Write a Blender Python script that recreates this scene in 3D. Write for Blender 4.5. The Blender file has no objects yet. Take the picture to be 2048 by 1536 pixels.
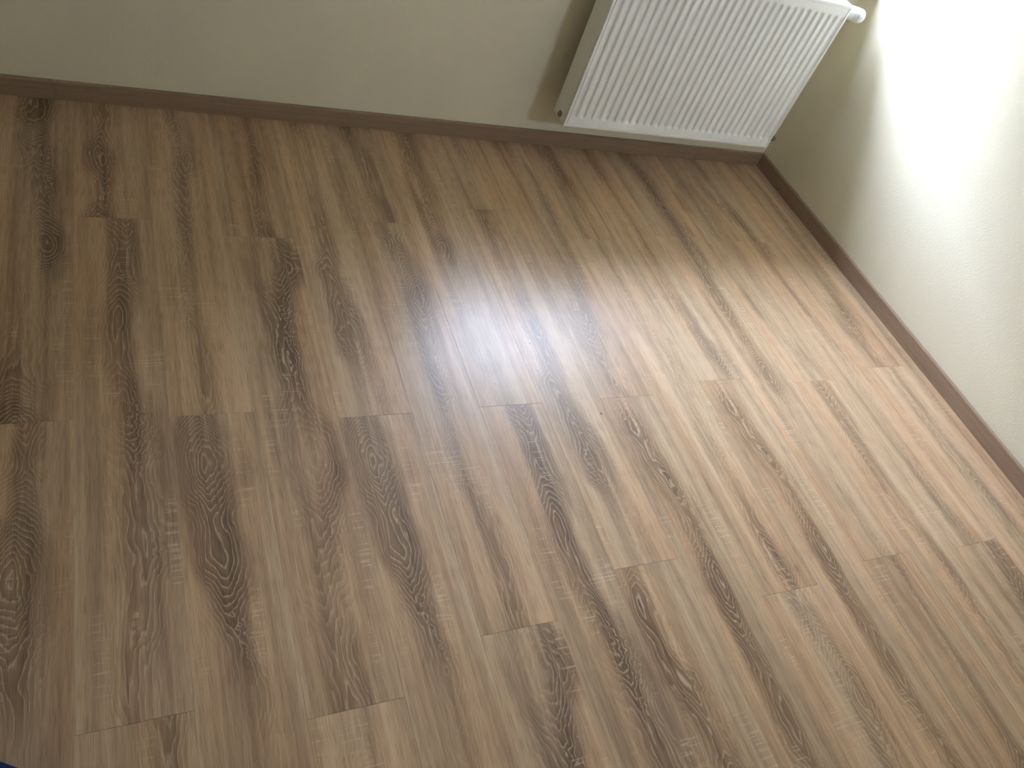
import bpy, bmesh, math, random
from mathutils import Vector, Matrix, noise as mnoise

sc = bpy.context.scene
C = sc.collection

# ------------------------------------------------------------------ camera
cam_d = bpy.data.cameras.new('camera')
cam = bpy.data.objects.new('camera', cam_d)
C.objects.link(cam)
cam_d.sensor_fit = 'HORIZONTAL'
cam_d.sensor_width = 36.0
cam_d.lens = 1576.69 * 36.0 / 2048.0
cam_d.clip_start = 0.02
cam_d.clip_end = 200
_r = Vector((0.8998, -0.3129, 0.3041))      # image right
_d = Vector((-0.0482, -0.7640, -0.6434))    # image down
_f = Vector((0.4337, 0.5643, -0.7025))      # viewing direction
m = Matrix((_r, -_d, -_f)).transposed().to_quaternion().to_matrix().to_4x4()
m.translation = Vector((-2.6518, -2.4826, 1.5631))
cam.matrix_world = m
sc.camera = cam

# ------------------------------------------------------------------ world: even overcast sky
SKY = 69.0
w = bpy.data.worlds.new('overcast_sky')
sc.world = w
w.use_nodes = True
bg = w.node_tree.nodes['Background']
bg.inputs['Color'].default_value = (0.80, 0.885, 1.18, 1)
bg.inputs['Strength'].default_value = SKY
w.cycles.sampling_method = 'MANUAL'
w.cycles.sample_map_resolution = 64

# window opening in the back wall (metres; corner of the room at the origin)
WX0, WX1, WZ0, WZ1 = -1.30, -0.05, 0.90, 1.50
WALL_T = 0.22
RX, RY, RZ = -4.30, -3.25, 2.50       # left wall, rear wall, ceiling
VX0, VX1, VZ0, VZ1 = -0.70, -0.18, 1.82, 2.11   # small high rear window, added for fill light


def portal(x0, x1, y, z0, z1, rx):
    """importance-sampling guide for the sky seen through an opening (gives off no light itself)"""
    pl = bpy.data.lights.new('window_portal', 'AREA')
    pl.shape = 'RECTANGLE'
    pl.size, pl.size_y = x1 - x0, z1 - z0
    pl.cycles.is_portal = True
    po = bpy.data.objects.new('window_portal', pl)
    C.objects.link(po)
    po.location = ((x0 + x1) / 2, y, (z0 + z1) / 2)
    po.rotation_euler = (math.radians(rx), 0, 0)


portal(WX0, WX1, 0.19, WZ0, WZ1, -90)
portal(VX0, VX1, RY - 0.10, VZ0, VZ1, 90)

sc.view_settings.view_transform = 'Standard'
sc.view_settings.look = 'None'
sc.view_settings.gamma = 1.0
sc.view_settings.use_curve_mapping = False
sc.view_settings.exposure = 0.0
sc.cycles.use_denoising = True
sc.cycles.use_adaptive_sampling = True
sc.cycles.adaptive_threshold = 0.2
sc.cycles.adaptive_min_samples = 16
sc.cycles.max_bounces = 5
sc.cycles.diffuse_bounces = 4
sc.cycles.glossy_bounces = 3
sc.cycles.sample_clamp_indirect = 0

random.seed(4)

# ------------------------------------------------------------------ node helper
class NT:
    def __init__(s, name):
        s.m = bpy.data.materials.new(name)
        s.m.use_nodes = True
        s.t = s.m.node_tree
        s.bsdf = s.t.nodes['Principled BSDF']
    def n(s, typ, **kw):
        nd = s.t.nodes.new(typ)
        for k, v in kw.items():
            setattr(nd, k, v)
        return nd
    def put(s, sock, v):
        if isinstance(v, bpy.types.NodeSocket):
            s.t.links.new(v, sock)
        else:
            sock.default_value = v
    def M(s, op, a, b=None, c=None, clamp=False):
        nd = s.n('ShaderNodeMath', operation=op, use_clamp=clamp)
        for i, v in enumerate((a, b, c)):
            if v is not None:
                s.put(nd.inputs[i], v)
        return nd.outputs[0]
    def SS(s, v, lo, hi, a=0.0, b=1.0):
        nd = s.n('ShaderNodeMapRange', interpolation_type='SMOOTHSTEP')
        for k, x in zip(('Value', 'From Min', 'From Max', 'To Min', 'To Max'), (v, lo, hi, a, b)):
            s.put(nd.inputs[k], x)
        return nd.outputs[0]
    def V(s, x, y, z):
        nd = s.n('ShaderNodeCombineXYZ')
        for i, v in enumerate((x, y, z)):
            s.put(nd.inputs[i], v)
        return nd.outputs[0]
    def N(s, x, y, z, detail=2.0, rough=0.5, scale=1.0):
        nd = s.n('ShaderNodeTexNoise', noise_dimensions='2D')
        s.put(nd.inputs['Vector'], s.V(s.M('MULTIPLY_ADD', z, 1.37, x), s.M('MULTIPLY_ADD', z, 2.11, y), 0.0))
        nd.inputs['Scale'].default_value = scale
        nd.inputs['Detail'].default_value = detail
        nd.inputs['Roughness'].default_value = rough
        return nd.outputs['Fac']
    def MIX(s, fac, a, b, mode='MIX'):
        nd = s.n('ShaderNodeMix', data_type='RGBA', blend_type=mode)
        s.put(nd.inputs[0], fac)
        s.put(nd.inputs[6], a)
        s.put(nd.inputs[7], b)
        return nd.outputs[2]
    def RAMP(s, v, stops):
        nd = s.n('ShaderNodeValToRGB')
        s.put(nd.inputs[0], v)
        e = nd.color_ramp.elements
        while len(e) < len(stops):
            e.new(0.5)
        for el, (p, c) in zip(e, stops):
            el.position = p
            el.color = (*c, 1)
        return nd.outputs[0]
    def BUMP(s, h, strength, dist):
        nd = s.n('ShaderNodeBump')
        nd.inputs['Strength'].default_value = strength
        nd.inputs['Distance'].default_value = dist
        s.put(nd.inputs['Height'], h)
        s.put(s.bsdf.inputs['Normal'], nd.outputs[0])
    def P(s, **kw):
        for k, v in kw.items():
            s.put(s.bsdf.inputs[k.replace('_', ' ')], v)
        return s.m


def attr(t, name):
    nd = t.n('ShaderNodeAttribute', attribute_type='OBJECT', attribute_name=name)
    return nd.outputs['Fac']


# ------------------------------------------------------------------ materials
def mat_oak():
    t = NT('oak_laminate')
    tc = t.n('ShaderNodeTexCoord').outputs['Object']
    sp = t.n('ShaderNodeSeparateXYZ')
    t.put(sp.inputs[0], tc)
    x, y = sp.outputs[0], sp.outputs[1]
    seed, uc, dark, tone = attr(t, 'figure'), attr(t, 'heart'), attr(t, 'streak'), attr(t, 'tone')
    M, N, SS = t.M, t.N, t.SS
    def z(k): return M('ADD', seed, k)
    def X(f): return M('MULTIPLY', x, f)
    def Y(f): return M('MULTIPLY', y, f)
    # heart line wanders along the board
    lo = N(X(2.0), Y(1.6), z(0.0), 1)
    xc = M('ADD', uc, M('MULTIPLY', M('SUBTRACT', lo, 0.5), 0.13))
    d = M('SUBTRACT', x, xc)
    st2 = N(X(95), Y(2.6), z(61), 1, 0.6)
    fib = N(X(560), Y(17), z(62), 1, 0.6)
    wm = M('MULTIPLY', M('SUBTRACT', N(X(15), Y(7), z(10), 2, 0.55), 0.5), 0.044)
    curl = SS(N(X(9), Y(3.2), z(20), 1), 0.48, 0.64)
    wc = M('MULTIPLY', M('MULTIPLY', M('SUBTRACT', N(X(62), Y(55), z(21), 1), 0.5), 0.0095), curl)
    dd = M('ADD', d, M('ADD', wm, wc))
    r = M('SQRT', M('ADD', M('MULTIPLY', dd, dd), 0.00005))
    h = M('MULTIPLY', M('SUBTRACT', N(0.0, Y(2.1), z(30), 1), 0.5), 0.38)
    q = M('DIVIDE', M('ADD', r, M('ADD', h, wc)), 0.0100)
    q = M('ADD', q, M('MULTIPLY', st2, 0.8))
    f = M('FRACT', q)
    tri = M('ABSOLUTE', M('MULTIPLY', M('SUBTRACT', f, 0.5), 2.0))
    lightline = M('MULTIPLY', SS(tri, 0.62, 0.97), SS(fib, 0.30, 0.60, 0.45, 1.0))
    late = SS(f, 0.15, 0.95)
    ad = M('ABSOLUTE', M('ADD', d, M('MULTIPLY', M('SUBTRACT', N(X(14), Y(3.4), z(40), 2), 0.5), 0.12)))
    flame = M('MULTIPLY_ADD', h, 0.60, r)
    band = M('MAXIMUM', SS(flame, -0.004, 0.046, 1.0, 0.0), SS(ad, 0.004, 0.050, 0.62, 0.0))
    patch = SS(N(X(6), Y(1.15), z(41), 1), 0.33, 0.60, 0.12, 1.0)
    heart = M('MULTIPLY', M('MULTIPLY', band, patch), dark)
    figm = SS(M('ABSOLUTE', dd), 0.018, 0.070, 1.0, 0.14)
    figm = M('MULTIPLY', figm, SS(patch, 0.0, 1.0, 0.40, 1.0))
    # long straight streaks of the flanks
    st1 = N(X(24), Y(0.9), z(60), 2, 0.6)
    tv = M('ADD', tone, M('MULTIPLY', M('SUBTRACT', st1, 0.5), 0.62))
    tv = M('ADD', tv, M('MULTIPLY', M('SUBTRACT', st2, 0.5), 0.26))
    tv = M('ADD', tv, M('MULTIPLY', M('SUBTRACT', fib, 0.5), 0.26))
    tv = M('SUBTRACT', tv, M('MULTIPLY', heart, 0.43))
    tv = M('SUBTRACT', tv, M('MULTIPLY', M('MULTIPLY', late, figm), 0.14))
    col = t.RAMP(tv, [(0.0, (0.165, 0.103, 0.059)), (0.30, (0.310, 0.207, 0.123)),
                      (0.60, (0.525, 0.369, 0.226)), (1.0, (0.750, 0.565, 0.376))])
    warm = SS(N(X(9), Y(1.1), z(70), 0), 0.36, 0.64)
    col = t.MIX(1.0, col, t.MIX(warm, (1.0, 0.975, 0.975, 1), (1.05, 0.955, 0.91, 1)), 'MULTIPLY')
    # limed, pale lines that follow the rings inside the darker figure
    lf = M('MULTIPLY', M('MULTIPLY', lightline, figm), M('ADD', 0.20, M('MULTIPLY', heart, 0.36)))
    col = t.MIX(lf, col, (0.78, 0.61, 0.42, 1))
    # short saw marks across the grain, in clusters
    swm = SS(N(X(13), Y(3.6), z(90), 1), 0.58, 0.72)
    sw = M('MULTIPLY', SS(N(X(9), Y(210), z(91), 1, 0.6), 0.58, 0.72), swm)
    sw = M('MULTIPLY', sw, SS(fib, 0.25, 0.60, 0.3, 1.0))
    col = t.MIX(M('MULTIPLY', sw, 0.42), col, (0.78, 0.61, 0.43, 1))
    # open pores
    por = SS(N(X(520), Y(18), z(95), 0), 0.60, 0.72)
    col = t.MIX(M('MULTIPLY', por, 0.22), col, (0.085, 0.054, 0.033, 1))
    rough = SS(fib, 0.3, 0.7, 0.35, 0.31)
    t.BUMP(fib, 0.25, 0.0003)
    return t.P(Base_Color=col, Roughness=rough, Specular_IOR_Level=0.37)


def mat_wall(name, c):
    t = NT(name)
    tc = t.n('ShaderNodeTexCoord').outputs['Object']
    sp = t.n('ShaderNodeSeparateXYZ')
    t.put(sp.inputs[0], tc)
    a = t.n('ShaderNodeTexNoise')
    t.put(a.inputs['Vector'], tc)
    a.inputs['Scale'].default_value = 150
    a.inputs['Detail'].default_value = 1
    b = t.n('ShaderNodeTexNoise')
    t.put(b.inputs['Vector'], tc)
    b.inputs['Scale'].default_value = 2.5
    col = t.MIX(t.SS(b.outputs['Fac'], 0.3, 0.7), (c[0] * 0.985, c[1] * 0.985, c[2] * 0.98, 1), (*c, 1))
    t.BUMP(a.outputs['Fac'], 0.35, 0.0012)
    return t.P(Base_Color=col, Roughness=0.75, Specular_IOR_Level=0.3)


def mat_skirting():
    t = NT('skirting_foil')
    tc = t.n('ShaderNodeTexCoord').outputs['Object']
    sp = t.n('ShaderNodeSeparateXYZ')
    t.put(sp.inputs[0], tc)
    u, v = sp.outputs[0], sp.outputs[2]      # boards are laid out along local x
    n1 = t.N(t.M('MULTIPLY', u, 3.0), t.M('MULTIPLY', v, 120), t.M('MULTIPLY', sp.outputs[1], 120), 3, 0.6)
    n2 = t.N(t.M('MULTIPLY', u, 12.0), t.M('MULTIPLY', v, 420), 3.0, 2, 0.6)
    k = t.M('ADD', t.M('MULTIPLY', n1, 0.6), t.M('MULTIPLY', n2, 0.4))
    col = t.RAMP(k, [(0.3, (0.265, 0.175, 0.112)), (0.7, (0.375, 0.258, 0.172))])
    return t.P(Base_Color=col, Roughness=0.42, Specular_IOR_Level=0.5)


def mat_plain(name, c, rough=0.5, metal=0.0, bump=None, spec=0.5):
    t = NT(name)
    tc = t.n('ShaderNodeTexCoord').outputs['Object']
    a = t.n('ShaderNodeTexNoise')
    t.put(a.inputs['Vector'], tc)
    a.inputs['Scale'].default_value = bump[0] if bump else 40
    a.inputs['Detail'].default_value = 2
    col = t.MIX(a.outputs['Fac'], (c[0] * 0.97, c[1] * 0.97, c[2] * 0.97, 1), (min(1, c[0] * 1.03), min(1, c[1] * 1.03), min(1, c[2] * 1.03), 1))
    if bump:
        t.BUMP(a.outputs['Fac'], bump[1], bump[2])
    return t.P(Base_Color=col, Roughness=rough, Metallic=metal, Specular_IOR_Level=spec)


def mat_glass():
    t = NT('window_glass')
    g = t.n('ShaderNodeBsdfGlossy')
    g.inputs['Roughness'].default_value = 0.0
    tr = t.n('ShaderNodeBsdfTransparent')
    tr.inputs['Color'].default_value = (0.95, 0.98, 0.97, 1)
    fr = t.n('ShaderNodeMapRange')
    lw = t.n('ShaderNodeLayerWeight')
    t.t.links.new(t.M('POWER', lw.outputs['Facing'], 4.0), fr.inputs['Value'])
    fr.inputs['To Min'].default_value = 0.04
    fr.inputs['To Max'].default_value = 0.9
    mx = t.n('ShaderNodeMixShader')
    t.t.links.new(fr.outputs[0], mx.inputs[0])
    t.t.links.new(tr.outputs[0], mx.inputs[1])
    t.t.links.new(g.outputs[0], mx.inputs[2])
    t.t.links.new(mx.outputs[0], t.t.nodes['Material Output'].inputs['Surface'])
    return t.m


OAK = mat_oak()
WALL = mat_wall('cream_wall_paint', (0.82, 0.752, 0.57))
CEIL = mat_wall('white_ceiling_paint', (0.86, 0.855, 0.83))
SKIRT = mat_skirting()
ENAMEL = mat_plain('white_enamel', (0.90, 0.895, 0.85), 0.40)
PLASTIC = mat_plain('white_plastic', (0.84, 0.86, 0.85), 0.32)
BRASS = mat_plain('nickel_brass', (0.34, 0.30, 0.24), 0.35, 0.9)
PVC = mat_plain('white_window_pvc', (0.84, 0.84, 0.83), 0.35)
SCREED = mat_plain('screed', (0.05, 0.04, 0.03), 0.9)
NAVY = mat_plain('navy_cotton', (0.010, 0.020, 0.065), 0.9, bump=(1500, 0.5, 0.0006), spec=0.2)
SPLINTER = mat_plain('dark_wood_chip', (0.035, 0.024, 0.016), 0.8)
GRASS = mat_plain('outdoor_lawn', (0.10, 0.13, 0.06), 0.9, bump=(3, 0.4, 0.05))
GLASS = mat_glass()
BLOCKER_RENDER = mat_plain('blocker_render', (0.22, 0.20, 0.17), 0.9)  # for the two unseen blocks added to shape the daylight

# ------------------------------------------------------------------ mesh helpers
def mesh_obj(name, verts, faces, mat, parent=None, loc=(0, 0, 0), smooth=False):
    me = bpy.data.meshes.new(name)
    me.from_pydata([tuple(v) for v in verts], [], faces)
    bm = bmesh.new()
    bm.from_mesh(me)
    bmesh.ops.recalc_face_normals(bm, faces=bm.faces)
    bm.to_mesh(me)
    bm.free()
    me.materials.append(mat)
    if smooth:
        me.polygons.foreach_set('use_smooth', [True] * len(me.polygons))
        try:
            me.set_sharp_from_angle(angle=math.radians(smooth if smooth is not True else 40))
        except Exception:
            pass
    o = bpy.data.objects.new(name, me)
    C.objects.link(o)
    o.location = loc
    if parent:
        o.parent = parent
    return o


def box_data(x0, x1, y0, y1, z0, z1, base=0):
    v = [(x0, y0, z0), (x1, y0, z0), (x1, y1, z0), (x0, y1, z0), (x0, y0, z1), (x1, y0, z1), (x1, y1, z1), (x0, y1, z1)]
    f = [(0, 3, 2, 1), (4, 5, 6, 7), (0, 1, 5, 4), (1, 2, 6, 5), (2, 3, 7, 6), (3, 0, 4, 7)]
    return v, [tuple(i + base for i in q) for q in f]


def boxes(name, bl, mat, parent=None, loc=(0, 0, 0), bevel=0.0):
    V, F = [], []
    for b in bl:
        v, f = box_data(*b, base=len(V))
        V += v
        F += f
    o = mesh_obj(name, V, F, mat, parent, loc)
    if bevel:
        md = o.modifiers.new('edge', 'BEVEL')
        md.width = bevel
        md.segments = 2
        md.limit_method = 'ANGLE'
    return o


def lathe(name, prof, mat, parent=None, loc=(0, 0, 0), axis='X', n=32, smooth=35):
    V, F = [], []
    for a, r in prof:
        for k in range(n):
            th = 2 * math.pi * k / n
            c, s = r * math.cos(th), r * math.sin(th)
            V.append({'X': (a, c, s), 'Y': (c, a, s), 'Z': (c, s, a)}[axis])
    for i in range(len(prof) - 1):
        for k in range(n):
            F.append((i * n + k, i * n + (k + 1) % n, (i + 1) * n + (k + 1) % n, (i + 1) * n + k))
    F.append(tuple(range(n)))
    F.append(tuple((len(prof) - 1) * n + k for k in range(n)))
    return mesh_obj(name, V, F, mat, parent, loc, smooth)


def empty(name, loc):
    o = bpy.data.objects.new(name, None)
    C.objects.link(o)
    o.location = loc
    o.empty_display_size = 0.1
    return o


def structure(o, label=None, cat=None):
    o['kind'] = 'structure'
    if label:
        o['label'] = label
    if cat:
        o['category'] = cat
    return o


# ------------------------------------------------------------------ room shell
structure(boxes('wall_back', [
    (RX - 0.2, WX0, 0, WALL_T, -0.1, RZ), (WX1, 0.2, 0, WALL_T, -0.1, RZ),
    (WX0, WX1, 0, WALL_T, -0.1, WZ0), (WX0, WX1, 0, WALL_T, WZ1, RZ)], WALL),
    'cream painted wall behind the white radiator', 'wall')
structure(boxes('wall_right', [(0, 0.2, RY - 0.2, 0, -0.1, RZ)], WALL),
          'cream painted wall on the right, brightly lit from the window', 'wall')
structure(boxes('wall_left', [(RX - 0.2, RX, RY - 0.2, 0, -0.1, RZ)], WALL), 'cream painted side wall left of the frame', 'wall')
structure(boxes('wall_rear', [(RX, VX0, RY - 0.2, RY, -0.1, RZ), (VX1, 0, RY - 0.2, RY, -0.1, RZ),
                               (VX0, VX1, RY - 0.2, RY, -0.1, VZ0), (VX0, VX1, RY - 0.2, RY, VZ1, RZ)], WALL), 'cream painted wall behind the photographer', 'wall')
structure(boxes('ceiling', [(RX - 0.2, 0.2, RY - 0.2, WALL_T, RZ, RZ + 0.2)], CEIL), 'white painted ceiling above the room', 'ceiling')

# window: frame, panes, sill board
win = empty('window_1', ((WX0 + WX1) / 2, 0.12, WZ0))
structure(win, 'white framed window above the radiator', 'window')
hw, wh = (WX1 - WX0) / 2, WZ1 - WZ0
fr = 0.045
boxes('window_frame', [(-hw, -hw + fr, 0, 0.06, 0, wh), (hw - fr, hw, 0, 0.06, 0, wh),
                       (-hw + fr, hw - fr, 0, 0.06, 0, fr), (-hw + fr, hw - fr, 0, 0.06, wh - fr, wh)], PVC, win, bevel=0.004)
boxes('pane', [(-hw + fr, hw - fr, 0.025, 0.031, fr, wh - fr)], GLASS, win)
boxes('window_sill', [(-hw - 0.03, hw + 0.03, -0.16, 0.0, -0.03, 0.0)], PVC, win, bevel=0.006)

fill_win = empty('added_fill_window', ((VX0 + VX1) / 2, RY - 0.12, VZ0))  # added out of view, lets in fill light for the back wall
structure(fill_win, 'small high window added in the rear wall to bring in fill light', 'window')
hv, vh, f2 = (VX1 - VX0) / 2, VZ1 - VZ0, 0.03
boxes('window_frame', [(-hv, -hv + f2, 0, 0.05, 0, vh), (hv - f2, hv, 0, 0.05, 0, vh),
                       (-hv + f2, hv - f2, 0, 0.05, 0, f2), (-hv + f2, hv - f2, 0, 0.05, vh - f2, vh)], PVC, fill_win, bevel=0.003)
boxes('pane', [(-hv + f2, hv - f2, 0.02, 0.026, f2, vh - f2)], GLASS, fill_win)

nb = boxes('low_sky_blocker', [(-14, 12, 12.0, 18.0, -3.0, 6.8)], BLOCKER_RENDER)  # unseen block, added to keep low sky light off the right wall
structure(nb, 'unseen house block added outside the window to cut low sky light', 'light blocker')
structure(boxes('side_light_blocker', [(0.95, 6.0, 0.22, 1.55, -3.0, 6.0)], BLOCKER_RENDER), 'unseen house wing added right of the window to block slanting light', 'light blocker')  # unseen block, added to darken the left of the floor
structure(boxes('ground', [(-30, 30, 0.6, 60, -3.2, -3.0)], GRASS), 'lawn outside the window', 'ground')

# ------------------------------------------------------------------ floor of oak planks
W, L, TH = 0.192, 1.38, 0.008
X0 = -2.7701
floor = structure(boxes('floor', [(RX, 0, RY, 0, -0.1, -TH)], SCREED), 'oak look laminate floor of long staggered planks', 'floor')
FLOOR_END = -0.005
# first end joint (distance from back wall) of each row, as the photograph shows it
first_joint = {-9: -1.26, -8: -0.58, -7: -1.30, -6: -0.60, -5: -1.27, -4: -0.55, -3: -1.28, -2: -0.60, -1: -1.262, 0: -0.567, 1: -1.270, 2: -0.628, 3: -1.306, 4: -0.538, 5: -1.301, 6: -0.443,
               7: -1.299, 8: -0.583, 9: -1.256, 10: -0.547, 11: -1.285, 12: -0.563, 13: -1.241, 14: -0.50}
# (row, board): figure, heart line offset across the board, heart darkness, base tone
look = {
    (-1, 0): (3.1, -0.010, 0.8, 0.50), (-1, 1): (7.7, -0.020, 0.7, 0.52),
    (0, 0): (12.4, -0.030, 0.9, 0.57), (0, 1): (21.9, 0.012, 0.8, 0.55), (0, 2): (33.0, 0.020, 0.7, 0.55),
    (1, 0): (5.5, -0.020, 0.6, 0.60), (1, 1): (41.2, -0.004, 0.8, 0.58),
    (2, 0): (17.3, 0.015, 1.0, 0.52), (2, 1): (28.6, -0.005, 1.0, 0.52), (2, 2): (2.2, 0.000, 0.3, 0.62),
    (3, 0): (36.4, 0.000, 0.7, 0.60), (3, 1): (41.2, -0.012, 0.7, 0.58),
    (4, 0): (9.8, -0.030, 0.9, 0.55), (4, 1): (5.5, 0.005, 0.8, 0.53), (4, 2): (28.6, -0.010, 1.0, 0.54),
    (5, 0): (46.1, -0.025, 0.7, 0.57), (5, 1): (21.9, 0.012, 1.0, 0.49),
    (6, 0): (14.7, 0.000, 0.5, 0.60), (6, 1): (36.4, -0.010, 0.8, 0.56), (6, 2): (52.5, -0.040, 1.0, 0.50),
    (7, 0): (24.3, 0.010, 0.6, 0.59), (7, 1): (52.5, -0.010, 1.0, 0.52),
    (8, 0): (31.8, 0.000, 0.7, 0.57), (8, 1): (2.2, 0.020, 0.5, 0.60), (8, 2): (5.5, 0.000, 0.6, 0.60),
    (9, 0): (17.3, 0.010, 0.6, 0.62), (9, 1): (52.5, -0.010, 0.9, 0.57),
    (10, 0): (9.8, 0.000, 0.9, 0.57), (10, 1): (46.1, 0.005, 0.6, 0.60), (10, 2): (12.4, 0.010, 0.9, 0.54),
    (11, 0): (7.7, 0.010, 0.5, 0.62), (11, 1): (21.9, -0.005, 0.6, 0.62),
    (12, 0): (33.0, -0.030, 0.9, 0.57), (12, 1): (14.7, 0.010, 0.5, 0.62), (12, 2): (28.6, 0.000, 0.8, 0.56),
    (13, 0): (24.3, 0.020, 0.6, 0.61), (13, 1): (31.8, 0.000, 0.5, 0.63), (14, 0): (2.2, 0.010, 0.3, 0.64), (14, 1): (5.5, 0.000, 0.4, 0.63),
}
plank_mesh = {}


def plank_mesh_for(w, l):
    key = (round(w, 4), round(l, 4))
    if key in plank_mesh:
        return plank_mesh[key]
    g, ch = 0.00012, 0.0002
    a, b = w / 2 - g, l / 2 - 0.0002
    V = [(-a, -b, -TH), (a, -b, -TH), (a, b, -TH), (-a, b, -TH),
         (-a, -b, -ch), (a, -b, -ch), (a, b, -ch), (-a, b, -ch),
         (-a + ch, -b + ch, 0), (a - ch, -b + ch, 0), (a - ch, b - ch, 0), (-a + ch, b - ch, 0)]
    F = [(0, 3, 2, 1), (8, 9, 10, 11)]
    for i in range(4):
        j = (i + 1) % 4
        F += [(i, j, 4 + j, 4 + i), (4 + i, 4 + j, 8 + j, 8 + i)]
    me = bpy.data.meshes.new('plank')
    me.from_pydata(V, [], F)
    me.materials.append(OAK)
    plank_mesh[key] = me
    return me


rng = random.Random(11)
for row in range(-9, 15):
    xa = max(X0 + row * W, RX + 0.005)
    xb = min(X0 + (row + 1) * W, FLOOR_END)
    if xb - xa < 0.02:
        continue
    y1 = -0.005
    k = 0
    yj = first_joint[row]
    while y1 > RY + 0.01:
        y0 = max(yj, RY + 0.005)
        me = plank_mesh_for(xb - xa, y1 - y0)
        o = bpy.data.objects.new('plank', me)
        C.objects.link(o)
        o.parent = floor
        o.location = ((xa + xb) / 2, (y0 + y1) / 2, 0)
        fg = rng.uniform(0, 60)
        hc = rng.uniform(-0.045, 0.045)
        dk = rng.choice([0.35, 0.6, 0.8, 1.0])
        tn = rng.uniform(0.52, 0.66)
        fg, hc, dk, tn = look.get((row, k), (fg, hc, dk, tn))
        o['figure'], o['heart'], o['streak'], o['tone'] = float(fg), float(hc), float(dk), float(tn)
        y1 = y0
        yj = y0 - L
        k += 1

# ------------------------------------------------------------------ skirting boards
BH, BT = 0.0606, 0.0140


def skirting(name, origin, rotz, spans, label):
    root = empty(name, origin)
    root.rotation_euler = (0, 0, rotz)
    structure(root, label, 'baseboard')
    e = 0.003
    prof = [(0, 0.0008), (-BT, 0.0008), (-BT, BH - e), (-BT + e * 0.3, BH - e * 0.3), (-BT + e, BH), (0, BH)]
    for a, b in spans:
        V = [(a, p, q) for p, q in prof] + [(b, p, q) for p, q in prof]
        n = len(prof)
        F = [(i, (i + 1) % n, n + (i + 1) % n, n + i) for i in range(n)] + [tuple(range(n)), tuple(range(n, 2 * n))]
        mesh_obj('board', V, F, SKIRT, root)
    return root


skirting('baseboard_back', (0, 0, 0), 0, [(-0.3712, 0), (-2.82, -0.3726), (RX, -2.8212)], 'brown wood skirting under the radiator wall')
# local x runs along the wall, local -y points into the room
skirting('baseboard_right', (0, 0, 0), -math.pi / 2, [(BT, 2.4), (2.4007, -RY)], 'brown wood skirting along the bright right wall')
skirting('baseboard_left', (RX, 0, 0), math.pi / 2, [(RY, -BT)], 'brown wood skirting along the left wall')
skirting('baseboard_rear', (0, RY, 0), math.pi, [(BT, -RX - BT)], 'brown wood skirting along the rear wall')

# ------------------------------------------------------------------ radiator
RXL, RXR, RZB, RZT = -1.185, -0.205, 0.199, 0.803
YF, YB = -0.189, -0.088
rad = empty('panel_radiator', ((RXL + RXR) / 2, 0, RZB))
rad['label'] = 'white steel panel radiator with vertical grooves hung on the wall'
rad['category'] = 'radiator'
cx = (RXL + RXR) / 2
RW, RH = RXR - RXL, RZT - RZB


def grooved_panel(name, yface, sgn):
    """pressed steel sheet: local x -RW/2..RW/2, z 0..RH, face at yface, recesses towards -sgn"""
    NV, pitch = 29, 0.0331
    xs = set()
    for e in (0, 0.0010, 0.0025, 0.0080, 0.0090, 0.0120, 0.0130):
        xs.add(round(-RW / 2 + e, 5))
        xs.add(round(RW / 2 - e, 5))
    cs = [(i - (NV - 1) / 2) * pitch + 0.0035 for i in range(NV)]
    for c in cs:
        for u in (-0.0112, -0.0101, -0.0088, -0.0075, -0.0062, 0, 0.0062, 0.0075, 0.0088, 0.0101, 0.0112):
            xs.add(round(c + u, 5))
    xs = sorted(xs)
    zs = sorted({0, 0.0010, 0.0025, 0.0080, 0.0090, 0.0120, 0.0130, 0.036, 0.039, 0.0415, 0.044, 0.047, 0.052, 0.10, 0.30, 0.50,
                 RH - 0.056, RH - 0.052, RH - 0.048, RH - 0.044, RH - 0.040, RH - 0.036,
                 RH - 0.0130, RH - 0.0120, RH - 0.0090, RH - 0.0080, RH - 0.0025, RH - 0.0010, RH})
    def sm(t):
        t = max(0.0, min(1.0, t))
        return t * t * (3 - 2 * t)
    def depth(x, z):
        u = min(abs(x - c) for c in cs)
        px = sm((0.0112 - u) / 0.0050)
        pz = min(sm((z - 0.036) / 0.011), sm((RH - 0.038 - z) / 0.014))
        dpt = 0.0070 * min(px, 1) * pz
        e = min(x + RW / 2, RW / 2 - x, z, RH - z)
        if 0.0085 < e < 0.0125:
            dpt += 0.0030
        if e < 0.0025:
            dpt += 0.0018 * (1 - math.sqrt(max(0, 1 - (1 - e / 0.0025) ** 2)))
        return dpt
    V = [(x, yface - sgn * depth(x, z), z) for z in zs for x in xs]
    nx, nz = len(xs), len(zs)
    F = [(j * nx + i, j * nx + i + 1, (j + 1) * nx + i + 1, (j + 1) * nx + i) for j in range(nz - 1) for i in range(nx - 1)]
    # folded rim
    ring = [i for i in range(nx)] + [j * nx + nx - 1 for j in range(1, nz)] + [(nz - 1) * nx + i for i in range(nx - 2, -1, -1)] + [j * nx for j in range(nz - 2, 0, -1)]
    b0 = len(V)
    for r_ in ring:
        V.append((V[r_][0], yface - sgn * 0.0125, V[r_][2]))
    n = len(ring)
    F += [(ring[i], ring[(i + 1) % n], b0 + (i + 1) % n, b0 + i) for i in range(n)]
    F.append(tuple(b0 + i for i in range(n)))
    return mesh_obj(name, V, F, ENAMEL, rad, smooth=50)


front = grooved_panel('front_panel', YF, -1)
back = grooved_panel('back_panel', YB, 1)
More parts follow.
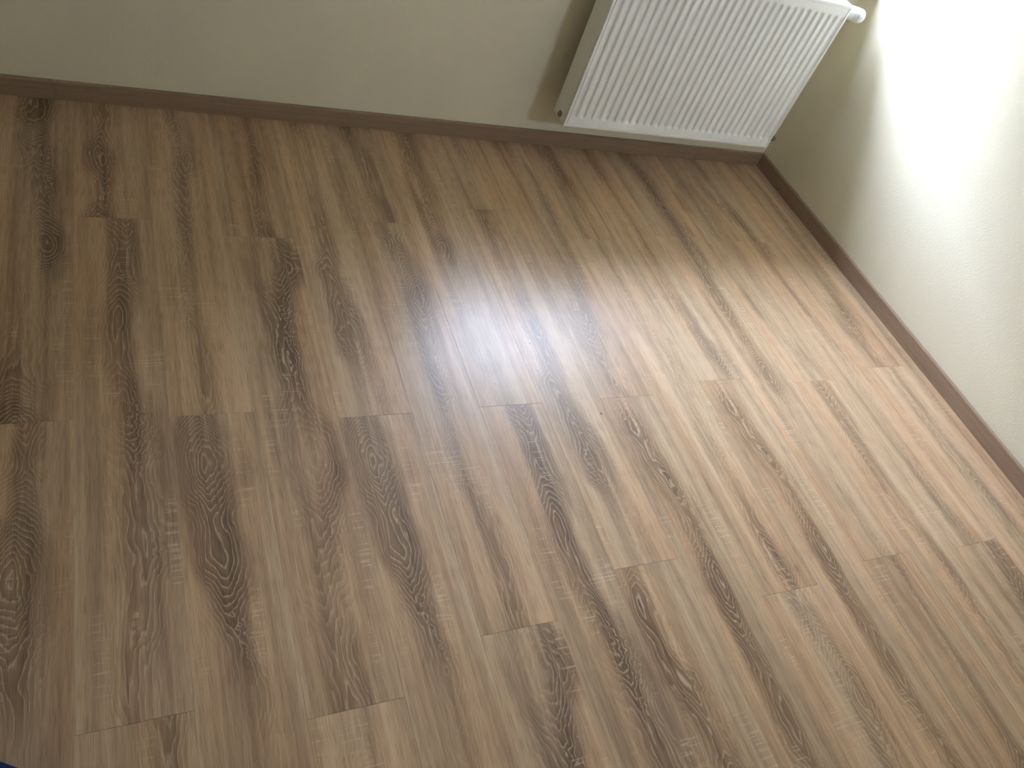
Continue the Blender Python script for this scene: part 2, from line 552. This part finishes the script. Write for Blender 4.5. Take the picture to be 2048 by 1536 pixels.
# side covers: sheet with a flange, open towards the bottom where the tappings sit
for s, nm in ((-1, 'side_cover'), (1, 'side_cover')):
    xo = s * (RW / 2 + 0.0007)
    xi = s * (RW / 2 - 0.0012)
    boxes(nm, [(min(xo, xi), max(xo, xi), YF + 0.0100, YB - 0.0006, 0.004, RH + 0.0012),
               (min(xo, xo - s * 0.011), max(xo, xo - s * 0.011), YF + 0.0115, YB - 0.001, RH - 0.001, RH + 0.0012)], ENAMEL, rad, bevel=0.0006)
# top grille: frame and slats
grille = boxes('top_grille', [(-RW / 2 + 0.011, RW / 2 - 0.011, YF + 0.0030, YF + 0.020, RH - 0.0022, RH + 0.0008),
                              (-RW / 2 + 0.011, RW / 2 - 0.011, YB - 0.020, YB - 0.002, RH - 0.0022, RH + 0.0008)], ENAMEL, rad)
sl_me = None
for i in range(48):
    xx = -RW / 2 + 0.02 + i * (RW - 0.04) / 47
    if sl_me is None:
        so = boxes('slat', [(-0.0045, 0.0045, YF + 0.0195, YB - 0.0195, RH - 0.0022, RH + 0.0006)], ENAMEL, grille, (xx, 0, 0))
        sl_me = so.data
    else:
        so = bpy.data.objects.new('slat', sl_me)
        C.objects.link(so)
        so.parent = grille
        so.location = (xx, 0, 0)
# corrugated convector sheet between the two panels
V, F = [], []
nc = 58
for i in range(nc + 1):
    xx = -RW / 2 + 0.03 + i * (RW - 0.06) / nc
    yy = (YF + 0.016) if i % 2 else (YF + 0.050)
    V += [(xx, yy, 0.05), (xx, yy, RH - 0.03)]
for i in range(nc):
    F.append((2 * i, 2 * i + 2, 2 * i + 3, 2 * i + 1))
conv = mesh_obj('convector', V, F, ENAMEL, rad)
sd = conv.modifiers.new('t', 'SOLIDIFY')
sd.thickness = 0.0006
# tappings and fittings (local coordinates: origin at radiator bottom centre on the wall plane)
TY = -0.145
hexr = lambda r: [(0.0, r), (0.008, r)]
plug = lathe('blanking_plug', [(0.004, 0.0125), (-0.006, 0.0125), (-0.006, 0.0095), (-0.010, 0.0095), (-0.010, 0.004), (-0.007, 0.004)], BRASS, rad, (-RW / 2, TY, 0.022), n=6, smooth=20)
lathe('tapping_boss', [(0.03, 0.0165), (-0.0012, 0.0165), (-0.0030, 0.0150), (-0.0030, 0.012)], ENAMEL, rad, (-RW / 2, TY, 0.022), n=28)
lathe('tapping_boss', [(-0.03, 0.0165), (0.0012, 0.0165), (0.0030, 0.0150), (0.0030, 0.012)], ENAMEL, rad, (RW / 2, TY, 0.022), n=28)
lathe('tapping_boss', [(-0.03, 0.0165), (0.0012, 0.0165), (0.0030, 0.0150), (0.0030, 0.012)], ENAMEL, rad, (RW / 2, TY, RH - 0.046), n=28)
# return (lockshield) valve at the lower right
rv = lathe('return_valve', [(0.0, 0.0115), (0.016, 0.0115), (0.016, 0.0090), (0.026, 0.0090), (0.026, 0.0125), (0.048, 0.0125), (0.050, 0.0110), (0.056, 0.0100)], BRASS, rad, (RW / 2, TY, 0.022), n=20)
lathe('pipe', [(0.0, 0.0075), (-TY - 0.001, 0.0075)], BRASS, rv, (0.037, 0.0, 0.0), axis='Y', n=16)
# thermostatic valve at the upper right
tv = lathe('valve_body', [(0.0, 0.0115), (0.010, 0.0115), (0.010, 0.0090), (0.014, 0.0090), (0.014, 0.0140), (0.034, 0.0140), (0.036, 0.0120)], BRASS, rad, (RW / 2, TY + 0.015, RH - 0.034), n=20)
lathe('pipe', [(0.0, 0.0075), (-TY - 0.016, 0.0075)], BRASS, tv, (0.024, 0.0, 0.0), axis='Y', n=16)
prof = [(0.004, 0.0150), (0.006, 0.0172), (0.012, 0.0172), (0.0125, 0.0160), (0.0145, 0.0160), (0.015, 0.0185), (0.022, 0.0212),
        (0.040, 0.0226), (0.0405, 0.0200), (0.0430, 0.0200), (0.0435, 0.0228), (0.0460, 0.0229), (0.0465, 0.0202), (0.0490, 0.0202), (0.0495, 0.0230),
        (0.0520, 0.0230), (0.0525, 0.0203), (0.0550, 0.0203), (0.0555, 0.0231), (0.060, 0.0230)]
for a in range(1, 9):
    th = a * math.pi / 2 / 8
    prof.append((0.060 + 0.020 * math.sin(th), max(0.0230 * math.cos(th), 0.0004)))
head = lathe('thermostat_head', prof, PLASTIC, tv, (0.018, 0, 0), n=40, smooth=40)
head.rotation_euler = (0, 0, math.radians(-32))
head.scale = (1.12, 1.12, 1.12)
# wall brackets hidden behind the back panel
for bx in (-0.30, 0.30):
    boxes('bracket', [(bx - 0.015, bx + 0.015, YB - 0.004, -0.001, 0.10, RH - 0.08)], ENAMEL, rad)

# ------------------------------------------------------------------ folded navy cloth at the lower left
def cloth_fold(name, parent, lx, ly, z0, z1, rr, seed):
    bm = bmesh.new()
    nx, ny = 26, 22
    V = {}
    for side in (0, 1):
        for i in range(nx + 1):
            for j in range(ny + 1):
                u, v = i / nx * 2 - 1, j / ny * 2 - 1
                ex = max(0.0, 1 - (1 - abs(u)) / 0.12)
                ey = max(0.0, 1 - (1 - abs(v)) / 0.14)
                e = min(1.0, math.hypot(ex, ey))
                hgt = math.sqrt(max(0.0, 1 - e * e))
                zc, hz = (z0 + z1) / 2, (z1 - z0) / 2
                w_ = 0.006 * mnoise.noise(Vector((u * 2.2, v * 2.0, seed)))
                z = zc + (hz * hgt + w_ * hgt) * (1 if side else -1)
                if not side:
                    z = max(z, z0)
                V[(side, i, j)] = bm.verts.new((u * lx / 2 + 0.006 * mnoise.noise(Vector((v * 3, seed, 1))), v * ly / 2 + 0.006 * mnoise.noise(Vector((u * 3, seed, 7))), z))
    for side in (0, 1):
        for i in range(nx):
            for j in range(ny):
                q = [V[(side, i, j)], V[(side, i + 1, j)], V[(side, i + 1, j + 1)], V[(side, i, j + 1)]]
                bm.faces.new(q if side else q[::-1])
    bmesh.ops.remove_doubles(bm, verts=bm.verts, dist=0.0004)
    me = bpy.data.meshes.new(name)
    bm.to_mesh(me)
    bm.free()
    me.materials.append(NAVY)
    me.polygons.foreach_set('use_smooth', [True] * len(me.polygons))
    o = bpy.data.objects.new(name, me)
    C.objects.link(o)
    o.parent = parent
    return o


ed = Vector((0.82, -0.57, 0)).normalized()
nrm = Vector((0.57, 0.82, 0)).normalized()
cc = Vector((-2.850, -1.985, 0)) - nrm * 0.1515 + ed * 0.02
cl = empty('folded_cloth', cc)
cl.rotation_euler = (0, 0, math.atan2(ed.y, ed.x))
cl['label'] = 'navy blue folded cloth on the floor, its edge at the lower left corner'
cl['category'] = 'cloth'
cloth_fold('fold', cl, 0.36, 0.30, 0.0005, 0.026, 0.01, 3.0)
cloth_fold('fold', cl, 0.355, 0.296, 0.026, 0.050, 0.01, 9.0)

# ------------------------------------------------------------------ crumbs on the floor
def chip(name, loc, rz, l, w_, h, label):
    V = [(-l / 2, -w_ * 0.2, 0), (-l * 0.2, -w_ / 2, 0), (l * 0.35, -w_ * 0.4, 0), (l / 2, w_ * 0.1, 0), (l * 0.1, w_ / 2, 0), (-l * 0.35, w_ * 0.35, 0)]
    T = [(x * 0.8, y * 0.7, h * (0.7 + 0.3 * math.sin(i))) for i, (x, y, _) in enumerate(V)]
    n = len(V)
    F = [tuple(range(n))[::-1], tuple(range(n, 2 * n))] + [(i, (i + 1) % n, n + (i + 1) % n, n + i) for i in range(n)]
    o = mesh_obj(name, V + T, F, SPLINTER, None, loc)
    o.rotation_euler = (0, 0, rz)
    o['label'] = label
    o['category'] = 'splinter'
    o['group'] = 'wood crumbs on the floor'
    return o


chip('wood_splinter', (-1.446, -1.353, 0.0), math.radians(-65), 0.0085, 0.0026, 0.0016, 'tiny dark wood splinter below the window glare')
chip('wood_splinter', (-1.574, -1.075, 0.0), math.radians(20), 0.0035, 0.0022, 0.0012, 'tiniest dark crumb inside the window glare')
